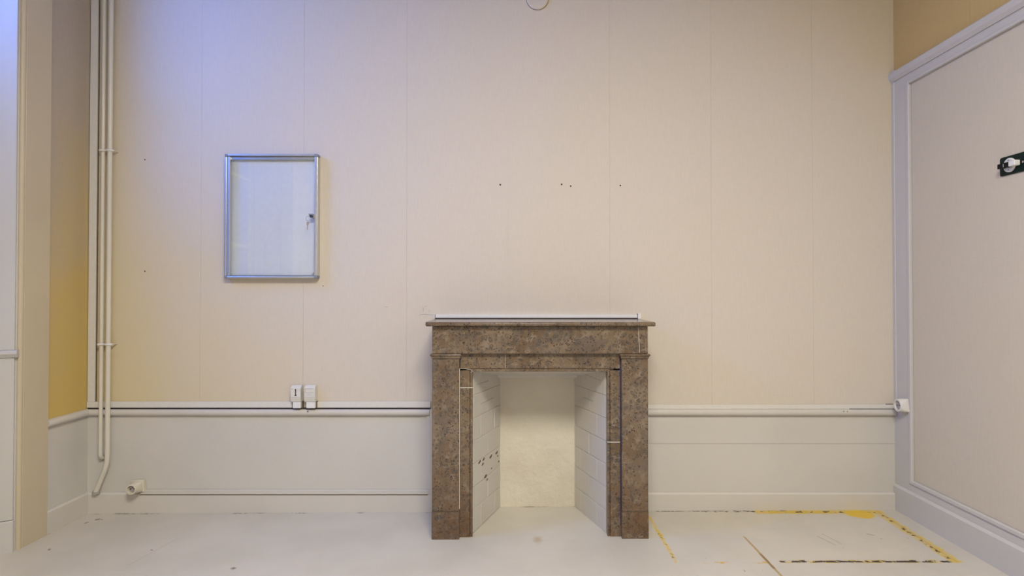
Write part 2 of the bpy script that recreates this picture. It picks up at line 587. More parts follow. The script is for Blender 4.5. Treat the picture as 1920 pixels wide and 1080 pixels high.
# wallpaper drops, 53 cm wide, butted with hairline seams
seams = [X(px, 300) for px in (378, 570, 763, 953, 1143, 1333, 1523)]
edges_ = [WALL_L] + seams + [2.012]
for a, b in zip(edges_, edges_[1:]):
    a, b = a + 0.0003, b - 0.0003
    bm = bmesh.new()
    if b > HX0 and a < HX1:                     # cut round the fireplace opening
        zc_ = FZT + 0.03
        box(bm, a, b, D - 0.0012, D + 0.001, zc_, CEIL)
        if a < HX0: box(bm, a, HX0, D - 0.0012, D + 0.001, RAIL_T - 0.005, zc_)
        if b > HX1: box(bm, HX1, b, D - 0.0012, D + 0.001, RAIL_T - 0.005, zc_)
    else:
        box(bm, a, b, D - 0.0012, D + 0.001, RAIL_T - 0.005, CEIL)
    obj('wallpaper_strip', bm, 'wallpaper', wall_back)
# dado boards
DADO_R = X(1218, 800)
gapz = Z(832)
obj('dado_board', B(WALL_L, -0.30, D - 0.0006, D + 0.001, -0.02, RAIL_T - 0.006), 'dado_paint', wall_back)
obj('dado_board', B(0.60, 2.012, D - 0.0015, D + 0.001, gapz + 0.0007, RAIL_T - 0.006, bev=0.0007), 'dado_paint', wall_back)
obj('dado_board', B(0.60, 2.012, D - 0.0015, D + 0.001, -0.02, gapz - 0.0007, bev=0.0007), 'dado_paint', wall_back)
# screw holes left in the paper
for px, py, r in ((938, 346.5, 1.7), (1053, 345.8, 1.7), (1070, 349, 1.5), (1163, 348, 1.6), (272, 299.5, 1.3), (272, 508.5, 1.3), (606, 536, 0.9)):
    c = at(px, py)
    m = r * D / F
    bm = bmesh.new()
    tube(bm, [(c.x, D - 0.0022, c.z), (c.x, D + 0.0005, c.z)], [m, m * 0.9], 10)
    obj('screw_hole', bm, 'hole_dark', wall_back, label='small dark screw hole in the wallpaper')
# curled paper edge left of the mantel
for pts in (((793, 575), (794, 581), (793.5, 584)), ((796, 574.5), (800, 573.5)), ((785, 590.5), (797, 589), (808, 590.5), (822, 590)), ((804, 583), (806, 584)),
            ((722, 575), (727, 576))):
    bm = bmesh.new()
    tube(bm, [at(a, b, D - 0.0015) for a, b in pts], 0.0011, 6)
    obj('paper_tear', bm, 'print_grey', wall_back, label='lifted tear in the wallpaper')

# left wall: paper part up to the window casing, then the embrasure, then the rest of the wall
CAS_FAR, CAS_NEAR = 2.785, 2.625
OPEN_FAR, OPEN_NEAR = 2.612, 0.21
bm = bmesh.new()
box(bm, WALL_L - 0.5, WALL_L, OPEN_FAR + 0.01, D + 0.2, -0.1, CEIL)
box(bm, WALL_L - 0.5, WALL_L, FRONT, OPEN_NEAR - 0.01, -0.1, CEIL)
box(bm, WALL_L - 0.5, WALL_L, OPEN_NEAR - 0.01, OPEN_FAR + 0.01, 2.98, CEIL)
wall_left = obj('wall_left', bm, 'dado_paint', kind='structure', label='left wall with cream wallpaper beside the window recess')
obj('wallpaper_strip', B(WALL_L - 0.001, WALL_L + 0.0012, CAS_FAR - 0.01, D, RAIL_T - 0.005, CEIL), 'wallpaper_shaded_left', wall_left)
for a, b in ((-0.41, 0.06), (-0.94, -0.41), (-1.47, -0.94), (FRONT, -1.47)):
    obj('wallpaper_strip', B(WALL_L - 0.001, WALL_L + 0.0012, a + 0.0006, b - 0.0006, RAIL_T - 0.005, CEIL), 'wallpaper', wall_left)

# right wall: partition
RT = on_right(1690, 132)[1]      # top of the partition's cap rail
bm = B(-0.1, 5.6, 0.0, 0.2, -0.1, CEIL)
wall_right = obj('wall_right', bm, 'dado_paint', tf=RW, kind='structure', label='right partition wall with a papered panel in a white frame')
obj('wallpaper_strip', B(0.0, 0.53, -0.0012, 0.001, RT, CEIL), 'wallpaper_shaded_right', wall_right, tf=RW)
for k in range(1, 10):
    obj('wallpaper_strip', B(0.53 * k + 0.0012, min(5.5, 0.53 * (k + 1)), -0.0012, 0.001, RT, CEIL), 'wallpaper_shaded_right', wall_right, tf=RW)

# ------------------------------------------------------------------ skirtings
BB_T = Z(922.5)


def skirt_profile(h, d, ch=0.008):
    return [(0, -0.02), (d, -0.02), (d, h - ch), (d - ch * 0.8, h), (0, h)]


def along_back(p, q, s):
    return (s, D - p, q)


bbL = bmesh.new()
prism(bbL, skirt_profile(BB_T, 0.016), WALL_L, X(808, 940), along_back)
baseboard_back = obj('baseboard_back', bbL, 'white_paint', kind='structure', label='white skirting board left of the fireplace')
bm = bmesh.new()
prism(bm, skirt_profile(BB_T, 0.016), 0.60, 2.01, along_back)
obj('baseboard_back.001', bm, 'white_paint', kind='structure', label='white skirting board right of the fireplace')
bm = bmesh.new()
prism(bm, skirt_profile(BB_T + 0.002, 0.016), CAS_FAR, D, lambda p, q, s: (WALL_L + p, s, q))
obj('baseboard_left', bm, 'white_paint', kind='structure')
bm = bmesh.new()
prism(bm, skirt_profile(BB_T, 0.016), FRONT, 0.04, lambda p, q, s: (WALL_L + p, s, q))
obj('baseboard_left.001', bm, 'white_paint', kind='structure')
BR_T = on_right(1684, 910, 0.02)[1]
bm = bmesh.new()
prism(bm, [(0, -0.02), (0.022, -0.02), (0.022, BR_T - 0.012), (0.016, BR_T - 0.004), (0.010, BR_T), (0, BR_T)], 0.0, 5.4,
      lambda p, q, s: (s, -p, q))
obj('baseboard_right', bm, 'trim_paint', tf=RW, kind='structure', label='tall white skirting along the right partition')

# ------------------------------------------------------------------ chair rails
def rail_profile(t, b, d):
    h = t - b
    pr = [(0, b), (d * 0.35, b + h * 0.02)]
    for k in range(9):
        a = -math.pi / 2 * 0.9 + math.pi * 0.9 * k / 8
        pr.append((d * 0.45 + d * 0.55 * math.cos(a), b + h * 0.5 + h * 0.46 * math.sin(a)))
    pr.append((0, t))
    return pr


def smooth_obj(o):
    for p in o.data.polygons:
        if len(p.vertices) == 4:
            p.use_smooth = True
    md = o.modifiers.new('edges', 'EDGE_SPLIT')
    md.split_angle = math.radians(38)
    return o


rp = rail_profile(RAIL_T, RAIL_B, 0.024)
bm = bmesh.new()
prism(bm, rp, WALL_L, X(806, 770), along_back)
trim_1 = smooth_obj(obj('trim_1', bm, 'white_paint', kind='structure', label='white chair rail left of the fireplace'))
bm = bmesh.new()
prism(bm, rp, 0.60, X(1681, 772, D - 0.02), along_back)
trim_2 = smooth_obj(obj('trim_2', bm, 'white_paint', kind='structure', label='white chair rail right of the fireplace'))
bm = bmesh.new()
prism(bm, rail_profile(RAIL_T, RAIL_B, 0.024), CAS_FAR, D, lambda p, q, s: (WALL_L + p, s, q))
smooth_obj(obj('trim_3', bm, 'white_paint', kind='structure', label='short white chair rail on the left wall'))
for px, py, tr_ in ((577, 771.5, trim_1), (1582, 771.5, trim_2), (1589, 771.5, trim_2)):
    c = at(px, py, D - 0.0235)
    bm = bmesh.new()
    bmesh.ops.create_icosphere(bm, subdivisions=1, radius=0.0055 if px < 600 else 0.0035)
    bm.transform(Matrix.Translation(c) @ Matrix.Diagonal((1, 0.25, 0.8, 1)))
    obj('paint_chip', bm, 'chip_dark', tr_, label='brown chip in the rail')

# white plaster edge beside the marble on the left
obj('trim_4', B(X(806.5, 800), X(812, 800), D - 0.02, D, 0, RAIL_T + 0.0), 'white_paint', kind='structure', label='narrow white edge strip beside the fireplace')

# ------------------------------------------------------------------ window casing and embrasure
bm = bmesh.new()
box(bm, WALL_L - 0.02, WALL_L + 0.020, CAS_NEAR + 0.012, CAS_FAR, -0.02, CEIL - 0.02, bev=0.003)
tube(bm, [(WALL_L + 0.008, CAS_NEAR + 0.006, -0.02), (WALL_L + 0.008, CAS_NEAR + 0.006, CEIL - 0.02)], 0.0135, 12)
obj('trim_5', bm, 'casing_paint', kind='structure', label='flat white window casing with a rounded edge')
bm = bmesh.new()
box(bm, WALL_L - 0.02, WALL_L + 0.020, OPEN_NEAR - 0.17, OPEN_NEAR - 0.01, -0.02, CEIL - 0.02, bev=0.003)
obj('trim_6', bm, 'white_paint', kind='structure', label='flat white casing on the near side of the window')

# cheeks of the embrasure: local x runs from the room edge to the window, local -y faces the recess
DEPTH = 0.30
SKEW = 0.155
SILL_Z = Z(665, 2.6)


def cheek(far):
    ysign = 1 if far else -1
    y0 = OPEN_FAR if far else OPEN_NEAR
    d = Vector((-DEPTH, -SKEW * ysign, 0))
    L = d.length
    d.normalize()
    nrm = Vector((-d.y, d.x, 0)) if far else Vector((d.y, -d.x, 0))
    if (nrm.y < 0) != far:
        nrm = -nrm
    # nrm points into the recess
    M = Matrix(((d.x, -nrm.x, 0, WALL_L + 0.005), (d.y, -nrm.y, 0, y0), (0, 0, 1, 0), (0, 0, 0, 1)))
    nm = 'wall_embrasure'
    root = obj(nm, B(-0.005, L, 0.0, 0.12, -0.05, 2.98), 'trim_paint', tf=M, kind='structure',
               label='white panelled cheek of the window recess' if far else 'white panelled near cheek of the window recess')

    def fix(o):
        if M.determinant() < 0:
            o.data.flip_normals()
        return o
    fix(root)

    def ch(name, bm, mat='trim_paint'):
        return fix(obj(name, bm, mat, root, tf=M))
    st = 0.078
    # frames: stiles and rails proud of the panel, then a raised moulding
    for nm2, z0, z1 in (('shutter', SILL_Z + 0.02, 2.97), ('dado', 0.13, SILL_Z - 0.012)):
        ch('stile', B(0, st, -0.016, 0.002, z0, z1, bev=0.002))
        ch('stile', B(L - 0.06, L, -0.016, 0.002, z0, z1, bev=0.002))
        ch('rail', B(st, L - 0.06, -0.016, 0.002, z0, z0 + (0.045 if nm2 == 'shutter' else 0.09), bev=0.002))
        ch('rail', B(st, L - 0.06, -0.016, 0.002, z1 - 0.07, z1, bev=0.002))
        zz0 = z0 + (0.045 if nm2 == 'shutter' else 0.09)
        zz1 = z1 - 0.07
        bm = bmesh.new()
        for a, b, c_, d_ in ((st, st + 0.014, zz0, zz1), (L - 0.074, L - 0.06, zz0, zz1), (st + 0.014, L - 0.074, zz0, zz0 + 0.014), (st + 0.014, L - 0.074, zz1 - 0.014, zz1)):
            box(bm, a, b, -0.022, 0.002, c_, d_, bev=0.005, seg=2)
        ch('moulding', bm)
        ch('panel', B(st + 0.03, L - 0.09, -0.010, 0.002, zz0 + 0.03, zz1 - 0.03, bev=0.006))
    ch('plinth', B(-0.003, L, -0.022, 0.002, -0.02, 0.128, bev=0.004))
    bm = bmesh.new()
    prism(bm, [(0, SILL_Z - 0.014), (-0.022, SILL_Z - 0.012), (-0.034, SILL_Z + 0.004), (-0.034, SILL_Z + 0.012), (-0.026, SILL_Z + 0.020), (0, SILL_Z + 0.022)],
          -0.012, L, lambda p_, q_, s_: (s_, p_, q_))
    ch('sill_moulding', bm)
    return root


cheek(True)
cheek(False)
# window: frame, two casements with panes, sill, apron
wx = WIN_X
obj('wall_apron', B(WALL_L - 0.5, WIN_X + 0.06, OPEN_NEAR, OPEN_FAR, -0.05, WINDOW_Z[0] - 0.03), 'trim_paint', kind='structure', label='white panel below the window')
bm = bmesh.new()
y0, y1 = WINDOW_Y
z0, z1 = WINDOW_Z
for a, b, c_, d_ in ((y0 - 0.15, y0, z0 - 0.03, 3.0), (y1, y1 + 0.15, z0 - 0.03, 3.0), (y0, y1, z0 - 0.03, z0), (y0, y1, z1, 3.0)):
    box(bm, wx - 0.03, wx + 0.04, a, b, c_, d_)
win = obj('window_1', bm, 'trim_paint', kind='structure', label='tall white casement window in the left wall')
ym = (y0 + y1) / 2
for a, b in ((y0, ym), (ym, y1)):
    bm = bmesh.new()
    for q in ((a, a + 0.05, z0, z1), (b - 0.05, b, z0, z1), (a + 0.05, b - 0.05, z0, z0 + 0.07), (a + 0.05, b - 0.05, z1 - 0.05, z1)):
        box(bm, wx - 0.02, wx + 0.03, *q)
    bars = [z0 + 0.07 + (z1 - z0 - 0.12) * k / 3 for k in (1, 2)]
    for zb in bars:
        box(bm, wx - 0.015, wx + 0.025, a + 0.05, b - 0.05, zb - 0.015, zb + 0.015)
    cs = obj('window_sash', bm, 'trim_paint', win)
    lv = [z0 + 0.07] + bars + [z1 - 0.05]
    for k in range(3):
        obj('glass_or_dimming_pane', B(wx, wx + 0.004, a + 0.05, b - 0.05, lv[k], lv[k + 1]), 'glass' if (k == 2 and a == ym) else 'dimming_glass', cs)
obj('window_sill', B(wx + 0.03, WALL_L - 0.02, y0 - 0.02, y1 + 0.02, z0 - 0.035, z0 - 0.005, bev=0.006), 'trim_paint', win)

# ------------------------------------------------------------------ right partition frame
# stile, rails, moulding, panel
s_in = on_right(1712, 500, 0.0)[0]
z_in_t = on_right(1712, 155)[1]
z_in_b = on_right(1719, 903)[1]
L_END = 3.2
PO = 0.012
trim = obj('trim_7', B(0.0, s_in - 0.022, -PO, 0.0, BR_T - 0.01, RT - 0.02, bev=0.001), 'trim_paint', tf=RW, kind='structure', label='flat white frame around the papered partition panel')
obj('rail', B(s_in - 0.022, L_END, -PO, 0, BR_T - 0.01, z_in_b - 0.02), 'trim_paint', trim, tf=RW)
obj('rail', B(s_in - 0.022, L_END, -PO, 0, z_in_t + 0.016, RT - 0.02), 'trim_paint', trim, tf=RW)
obj('stile', B(L_END, L_END + 0.1, -PO, 0, BR_T - 0.01, RT - 0.02), 'trim_paint', trim, tf=RW)
bm = bmesh.new()
for q in ((s_in - 0.022, s_in, z_in_b - 0.02, z_in_t + 0.016), (s_in, L_END, z_in_b - 0.02, z_in_b), (s_in, L_END, z_in_t, z_in_t + 0.016)):
    box(bm, q[0], q[1], -PO - 0.006, 0, q[2], q[3], bev=0.004, seg=2)
obj('moulding', bm, 'trim_paint', trim, tf=RW)
bm = bmesh.new()
prism(bm, [(0, RT - 0.045), (0.018, RT - 0.045), (0.030, RT - 0.030), (0.034, RT - 0.006), (0.030, RT), (0, RT)], -0.002, 5.4, lambda p_, q_, s_: (s_, -p_, q_))
obj('cap_rail', bm, 'trim_paint', trim, tf=RW)
obj('panel', B(s_in, L_END, -0.002, 0.0, z_in_b, z_in_t), 'wallpaper_partition', trim, tf=RW, label='cream papered panel')
# pierced old nail above the cap rail
bm = bmesh.new()
a = at(1679, 133, D - 0.004)
tube(bm, [at(1673, 137, D - 0.006), at(1679, 132.5, D - 0.006), at(1686, 131, D - 0.006)], [0.002, 0.004, 0.001], 6)
tube(bm, [at(1680.5, 132, D - 0.006), at(1680.5, 126.5, D - 0.006)], 0.0012, 6)
obj('paper_tear', bm, 'hole_dark', wall_back, label='dark tear above the partition corner')

# ================================================================== FIREPLACE
fp = thing('fireplace', 'brown fossil-marble fireplace surround with a white painted firebox', 'fireplace', (0.13, YF + 0.18, 0))
PXL0, PXL1 = X(810, 850, YF), X(861, 850, YF)
PXR0, PXR1 = X(1166, 850, YF), X(1215.5, 850, YF)
FR_T, FR_B = Z(612, YF), Z(663.5, YF)
SH_Y = 2.68
SH_T, SH_B = Z(604, SH_Y), Z(612, SH_Y)
PL_T = Z(960, YF)
CAP_T, CAP_B = Z(663.5, YF), Z(672.5, YF)
# shelf with a rounded nose
bm = bmesh.new()
t, b = SH_T, SH_B
prof = [(D, b), (D, t), (SH_Y + 0.006, t), (SH_Y + 0.001, t - 0.004), (SH_Y, (t + b) / 2 + 0.002), (SH_Y + 0.002, b + 0.004), (SH_Y + 0.007, b)]
prism(bm, prof, X(797.5, 608, SH_Y), X(1229.5, 608, SH_Y), lambda p_, q_, s_: (s_, p_, q_))
bmesh.ops.bevel(bm, geom=[e_ for e_ in bm.edges if abs(e_.verts[0].co.x - e_.verts[1].co.x) < 1e-5 and e_.verts[0].co.y < D - 0.01], offset=0.003, segments=2, affect='EDGES')
obj('shelf', bm, 'marble', fp)
obj('frieze', B(PXL0, PXR1, YF + 0.002, D, FR_B, FR_T, bev=0.002), 'marble', fp)
for x0, x1, side in ((PXL0, PXL1, -1), (PXR0, PXR1, 1)):
    zf = fz(x0)
    pil = obj('pilaster', B(x0, x1, YF, D - 0.002, PL_T + 0.0012, CAP_B, bev=0.0025), 'marble', fp)
    obj('plinth', B(x0 - 0.0008, x1 + 0.0008, YF - 0.0012, D - 0.002, zf - 0.002, PL_T - 0.0012, bev=0.0025), 'marble', pil)
    bm = bmesh.new()
    w = 0.0095
    h = CAP_T - CAP_B
    prof = [(0, 0), (0.003, h * 0.06), (0.004, h * 0.45), (w - 0.001, h * 0.62), (w, h * 0.75), (w - 0.0015, h * 0.92), (w - 0.005, h)]
    # stacked rings make the capital's moulded slab
    rings = []
    for o_, zz in prof:
        rings.append([bm.verts.new(q) for q in ((x0 - o_, YF - o_, CAP_B + zz), (x1 + o_, YF - o_, CAP_B + zz), (x1 + o_, D - 0.002, CAP_B + zz), (x0 - o_, D - 0.002, CAP_B + zz))])
    for r0, r1 in zip(rings, rings[1:]):
        for k in range(4):
            bm.faces.new((r0[k], r0[(k + 1) % 4], r1[(k + 1) % 4], r1[k]))
    bm.faces.new(rings[0][::-1])
    bm.faces.new(rings[-1])
    obj('capital', bm, 'marble', pil)
    obj('capital_joint', B(x0 + 0.001, x1 - 0.001, YF - 0.0005, YF + 0.01, CAP_B - 0.0022, CAP_B + 0.0004), 'gap_dark', pil)
    bm = B(x0 - 0.001, x1 + 0.001, YF - 0.0004, YF + 0.01, PL_T - 0.0012, PL_T + 0.0012)
    obj('mortar_joint', bm, 'chip_dark', pil)
# inner jambs (two stones each, with a bead on the arris) and lintel
LIN_B = FZT
for x0, x1, brk in ((PXL1, FX0, 727), (FX1, PXR0, 829)):
    zf = fz(x0)
    zb = Z(brk, YJ)
    jt = LIN_B + 0.006
    inner = x1 if x0 == PXL1 else x0
    sgn = -1 if x0 == PXL1 else 1
    bm = bmesh.new()
    for za, zc in ((zf - 0.002, zb - 0.0009), (zb + 0.0009, jt)):
        xa, xb = (x0, x1 - 0.013) if sgn < 0 else (x0 + 0.013, x1)
        box(bm, xa - (0.003 if sgn < 0 else 0), xb + (0.003 if sgn > 0 else 0), YJ, YJ + 0.05, za, zc, bev=0.0015)
    jb = obj('jamb', bm, 'marble', fp)
    bm = bmesh.new()
    xa, xb = (x1 - 0.0125, x1) if sgn < 0 else (x0, x0 + 0.0125)
    box(bm, xa, xb, YJ + 0.003, YJ + 0.05, zf - 0.002, jt - 0.006, bev=0.003, seg=2)
    obj('bead', bm, 'marble', jb)
    obj('mortar_joint', B(x0, x1, YJ - 0.0004, YJ + 0.01, zb - 0.0012, zb + 0.0012), 'mortar', jb, label='pale mortar line')
lin = obj('lintel', B(PXL1 - 0.003, PXR0 + 0.003, YJ + 0.001, YJ + 0.05, Z(691.5, YJ), FR_B, bev=0.0015), 'marble', fp)
obj('bead', B(FX0 - 0.012, FX1 + 0.012, YJ + 0.003, YJ + 0.05, LIN_B, Z(692, YJ), bev=0.0008), 'marble', lin)
obj('open_joint', B(PXR0 - 0.0042, PXR0 + 0.0002, YJ - 0.0006, YJ + 0.02, 0.06, FR_B - 0.004), 'joint_blue', fp, label='dark open joint beside the right pilaster')
obj('open_joint', B(PXL1 - 0.0002, PXL1 + 0.0030, YJ - 0.0006, YJ + 0.02, Z(692, YJ), FR_B - 0.004), 'gap_dark', fp)
# pale old repairs: joint at the left pilaster, hairlines on lintel and frieze
bm = bmesh.new()
box(bm, PXL1 - 0.0008, PXL1 + 0.0014, YF + 0.004, YF + 0.02, Z(955, YF), Z(692, YF))
obj('mortar_joint', bm, 'mortar', fp, label='pale mortar line down the left pilaster')
bm = bmesh.new()
tube(bm, [at(948, 665, YJ + 0.001), at(947.5, 678, YJ + 0.001), at(948.5, 691, YJ + 0.001)], 0.0005, 6)
obj('hairline_repair', bm, 'mortar', lin)
bm = bmesh.new()
tube(bm, [at(1197, 614, YF + 0.002), at(1197.5, 632, YF + 0.002), at(1199, 650, YF + 0.002), at(1199, 661, YF + 0.002)], 0.0008, 6)
obj('hairline_repair', bm, 'mortar', fp)
bm = bmesh.new()
tube(bm, [at(861.5, 690.5, YJ), at(872, 691, YJ), at(882, 693, YJ), at(887, 697, YJ)], 0.0008, 6)
obj('hairline_repair', bm, 'mortar', fp)
# firebox
fbk = obj('firebox_back', grid(bmesh.new(), (BX0 - 0.01, YB, -0.02), (BX1 - BX0 + 0.02, 0, 0), (0, 0, BZT + 0.05), 40, 60,
                              lambda a, b: 0.002 * math.sin(a * 9 + b * 14) + (0.003 * (random.random() - 0.5) if b < 0.62 else 0)), 'firebox_plaster', fp)
md = fbk.modifiers.new('thick', 'SOLIDIFY')
md.thickness = 0.02
md.offset = -1
# recessed upper plate on the back (smooth above, rough below)
# ceiling of the firebox (damper board), stepping down to the back
YI = YJ + 0.05
bm = bmesh.new()
prism(bm, [(YI - 0.03, LIN_B + 0.004), (YI - 0.03, LIN_B + 0.03), (YB + 0.02, LIN_B + 0.03), (YB + 0.02, BZT), (YB - 0.03, BZT), (YB - 0.035, BZT + 0.018), (YB - 0.07, BZT + 0.02)],
      FX0 - 0.03, FX1 + 0.03, lambda p_, q_, s_: (s_, p_, q_))
obj('firebox_top', bm, 'white_paint', fp)
# cheeks: painted brick courses
for side in (-1, 1):
    a = Vector((FX0 if side < 0 else FX1, YJ + 0.047, 0))
    b = Vector((BX0 if side < 0 else BX1, YB, 0))
    d = (b - a)
    L = d.length
    d.normalize()
    out = Vector((d.y, -d.x, 0)) if side < 0 else Vector((-d.y, d.x, 0))      # into the firebox
    M = Matrix(((d.x, -out.x, 0, a.x), (d.y, -out.y, 0, a.y), (0, 0, 1, 0), (0, 0, 0, 1)))
    flip = M.determinant() < 0

    def ck(name, bm, mat, par, label=None):
        o = obj(name, bm, mat, par, tf=M, label=label)
        if flip:
            o.data.flip_normals()
        return o
    root = ck('firebox_cheek', B(-0.004, L + 0.004, 0.0, 0.06, -0.02, LIN_B + 0.02), 'firebox_plaster', fp)
    course = 0.108
    jw = 0.0007 if side < 0 else 0.001
    k = 0
    z = 0.0
    while z < LIN_B:
        zt = min(z + course - jw * 1.5, LIN_B + 0.01)
        cuts = [0, L * 0.5, L] if k % 2 else [0, L * 0.25, L * 0.77, L]
        for ca, cb in zip(cuts, cuts[1:]):
            ck('brick', B(ca + jw, cb - jw, -0.0018 - 0.0014 * random.random(), 0.002, z + jw * 1.5, zt, bev=0.0014), 'white_paint' if side > 0 else 'white_paint', root)
        z += course
        k += 1
    if side < 0:
        for px, py, r in ((898, 866, 2.6), (905.5, 861, 2.2), (904, 870, 2.4), (919, 856, 2.8), (930, 849, 2.3), (932, 855, 1.0), (920.5, 878, 1.3), (909, 893, 2.8), (912.5, 899, 1.4), (934, 865, 1.2)):
            # where the sight line meets the cheek plane
            r0 = ray(px, py)
            o0 = Vector((0, 0, CAMZ))
            tt = (a - o0).dot(out) / r0.dot(out)
            q = o0 + r0 * tt
            u_ = (q - a).dot(d)
            m = r * q.y / F
            bm = bmesh.new()
            ring = []
            for j in range(9):
                an = 2 * math.pi * j / 9
                rr = m * (0.7 + 0.6 * random.random())
                ring.append((u_ + rr * math.cos(an) * 2.2, q.z + rr * math.sin(an) * 0.75 + rr * math.cos(an) * 0.5))
            prism(bm, ring, -0.0045, -0.001, lambda p_, q_, s_: (p_, s_, q_))
            ck('paint_chip', bm, 'chip_dark', root, 'dark chip in the white paint')
    if True:
        # slots between old bricks
        for (p0, p1) in ((((891, 722), (915, 714)), ((900, 757), (924, 746))) if side < 0 else (((1098, 702), (1128, 714)), ((1094, 745), (1113, 752)))):
            qs = []
            for px, py in (p0, p1):
                r0 = ray(px, py)
                tt = (a - Vector((0, 0, CAMZ))).dot(out) / r0.dot(out)
                qs.append(Vector((0, 0, CAMZ)) + r0 * tt + out * 0.0035)
            bm = bmesh.new()
            tube(bm, qs, 0.0011, 6)
            obj('paint_crack', bm, 'print_grey', root)

# ================================================================== THINGS
# white trunking along the wall above the mantel
a, b = X(817, 594), X(1194, 594)
tr = thing('cable_trunking', 'thin white trunking lying on the mantel shelf against the wall', 'trunking', ((a + b) / 2, D - 0.012, SH_T))
zt = Z(589.5)
obj('cover', B(a, b, D - 0.016, D - 0.0015, SH_T + 0.005, zt, bev=0.001), 'pure_white', tr)
obj('gap_strip', B(a, b, D - 0.015, D - 0.0015, SH_T + 0.0002, SH_T + 0.0052), 'gap_dark', tr, label='black line under the trunking')
obj('end_cap', B(b + 0.002, b + 0.018, D - 0.019, D - 0.0015, SH_T + 0.0002, zt + 0.006, bev=0.001), 'pure_white', tr)
obj('end_gap', B(b - 0.0005, b + 0.002, D - 0.017, D - 0.0015, SH_T + 0.0002, zt + 0.003), 'gap_dark', tr)
obj('end_gap', B(a - 0.002, a, D - 0.017, D - 0.0015, SH_T + 0.0002, zt), 'gap_dark', tr)
obj('end_cap', B(a - 0.010, a - 0.002, D - 0.010, D - 0.0015, SH_T + 0.0002, zt - 0.001, bev=0.001), 'pure_white', tr)

# trunking above the chair rail, left run
TR_T, TR_B = Z(752.5), Z(763.6)
XL0, XL1 = WALL_L + 0.002, X(808, 758)
tr = thing('cable_trunking', 'long white trunking above the chair rail left of the fireplace', 'trunking', ((XL0 + XL1) / 2, D - 0.01, TR_B))
SW0, SW1 = X(549, 758), X(594, 758)
obj('cover', B(XL0, SW0, D - 0.014, D - 0.0015, TR_B, TR_T, bev=0.0015), 'plastic', tr)
obj('cover', B(SW1, XL1, D - 0.014, D - 0.0015, TR_B, TR_T, bev=0.0015), 'plastic', tr)
obj('gap_strip', B(XL0 + 0.006, XL1, D - 0.012, D - 0.0015, RAIL_T - 0.004, TR_B), 'gap_dark', tr, label='dark gap between trunking and rail')
# right run
TT2, TB2 = Z(758), Z(765.3)
XR0, XR1 = X(1216, 760), X(1676, 760)
tr = thing('cable_trunking', 'white trunking above the chair rail right of the fireplace', 'trunking', ((XR0 + XR1) / 2, D - 0.01, TB2))
obj('cover', B(XR0 - 0.02, XR1, D - 0.012, D - 0.0015, RAIL_T - 0.001, TT2, bev=0.0015), 'plastic', tr)
bm = bmesh.new()
box(bm, X(1590, 765), XR1 + 0.01, D - 0.0135, D - 0.0015, RAIL_T - 0.001, RAIL_T + 0.0016)
obj('gap_strip', bm, 'gap_dark', tr)
obj('gap_strip', B(X(1660, 757), XR1 + 0.004, D - 0.008, D - 0.0015, TT2, TT2 + 0.002), 'gap_dark', tr)
# vertical corner trunking left
a, b = WALL_L + 0.002, X(181, 700)
tr = thing('corner_trunking', 'flat white vertical trunking in the left corner behind the pipes', 'trunking', ((a + b) / 2, D - 0.01, TR_T))
obj('cover', B(a + 0.003, b, D - 0.014, D - 0.0015, TR_T + 0.0005, CEIL - 0.004, bev=0.0015), 'plastic', tr)
obj('gap_strip', B(b, b + 0.004, D - 0.006, D - 0.0015, TR_T + 0.0005, CEIL - 0.004), 'chip_dark', tr)
# vertical corner trunking right
a, b = X(1672.5, 400), X(1680.5, 400)
tr = thing('corner_trunking', 'slim white vertical trunking in the right corner above the socket', 'trunking', ((a + b) / 2, D - 0.01, Z(752)))
cz0, cz1 = Z(752), Z(146)
obj('cover', B(a, b + 0.004, D - 0.022, D - 0.0015, cz0, cz1, bev=0.002), 'trim_paint', tr)
obj('cover', B(b + 0.004, 2.001, D - 0.034, D - 0.0015, cz0, cz1, bev=0.002), 'trim_paint', tr)
obj('end_cap', B(a - 0.008, b + 0.012, D - 0.040, D - 0.0015, cz1 + 0.0005, cz1 + 0.028, bev=0.003), 'trim_paint', tr)

# thin cable trunking on the left skirting
a, b = X(266, 922), X(806, 922)
zc = Z(925.5)
tr = thing('mini_trunking', 'thin white mini trunking running along the skirting from the low socket', 'trunking', ((a + b) / 2, D - 0.01, zc))
obj('cover', B(a, b, D - 0.0185, D - 0.0008, zc + 0.0015, Z(917), bev=0.0015), 'dado_paint', tr)
obj('gap_strip', B(a, b - 0.008, D - 0.0175, D - 0.0008, zc - 0.0022, zc + 0.0015), 'chip_dark', tr)
obj('riser', B(b - 0.018, b, D - 0.010, D - 0.0008, Z(917), RAIL_B, bev=0.0015), 'dado_paint', tr)

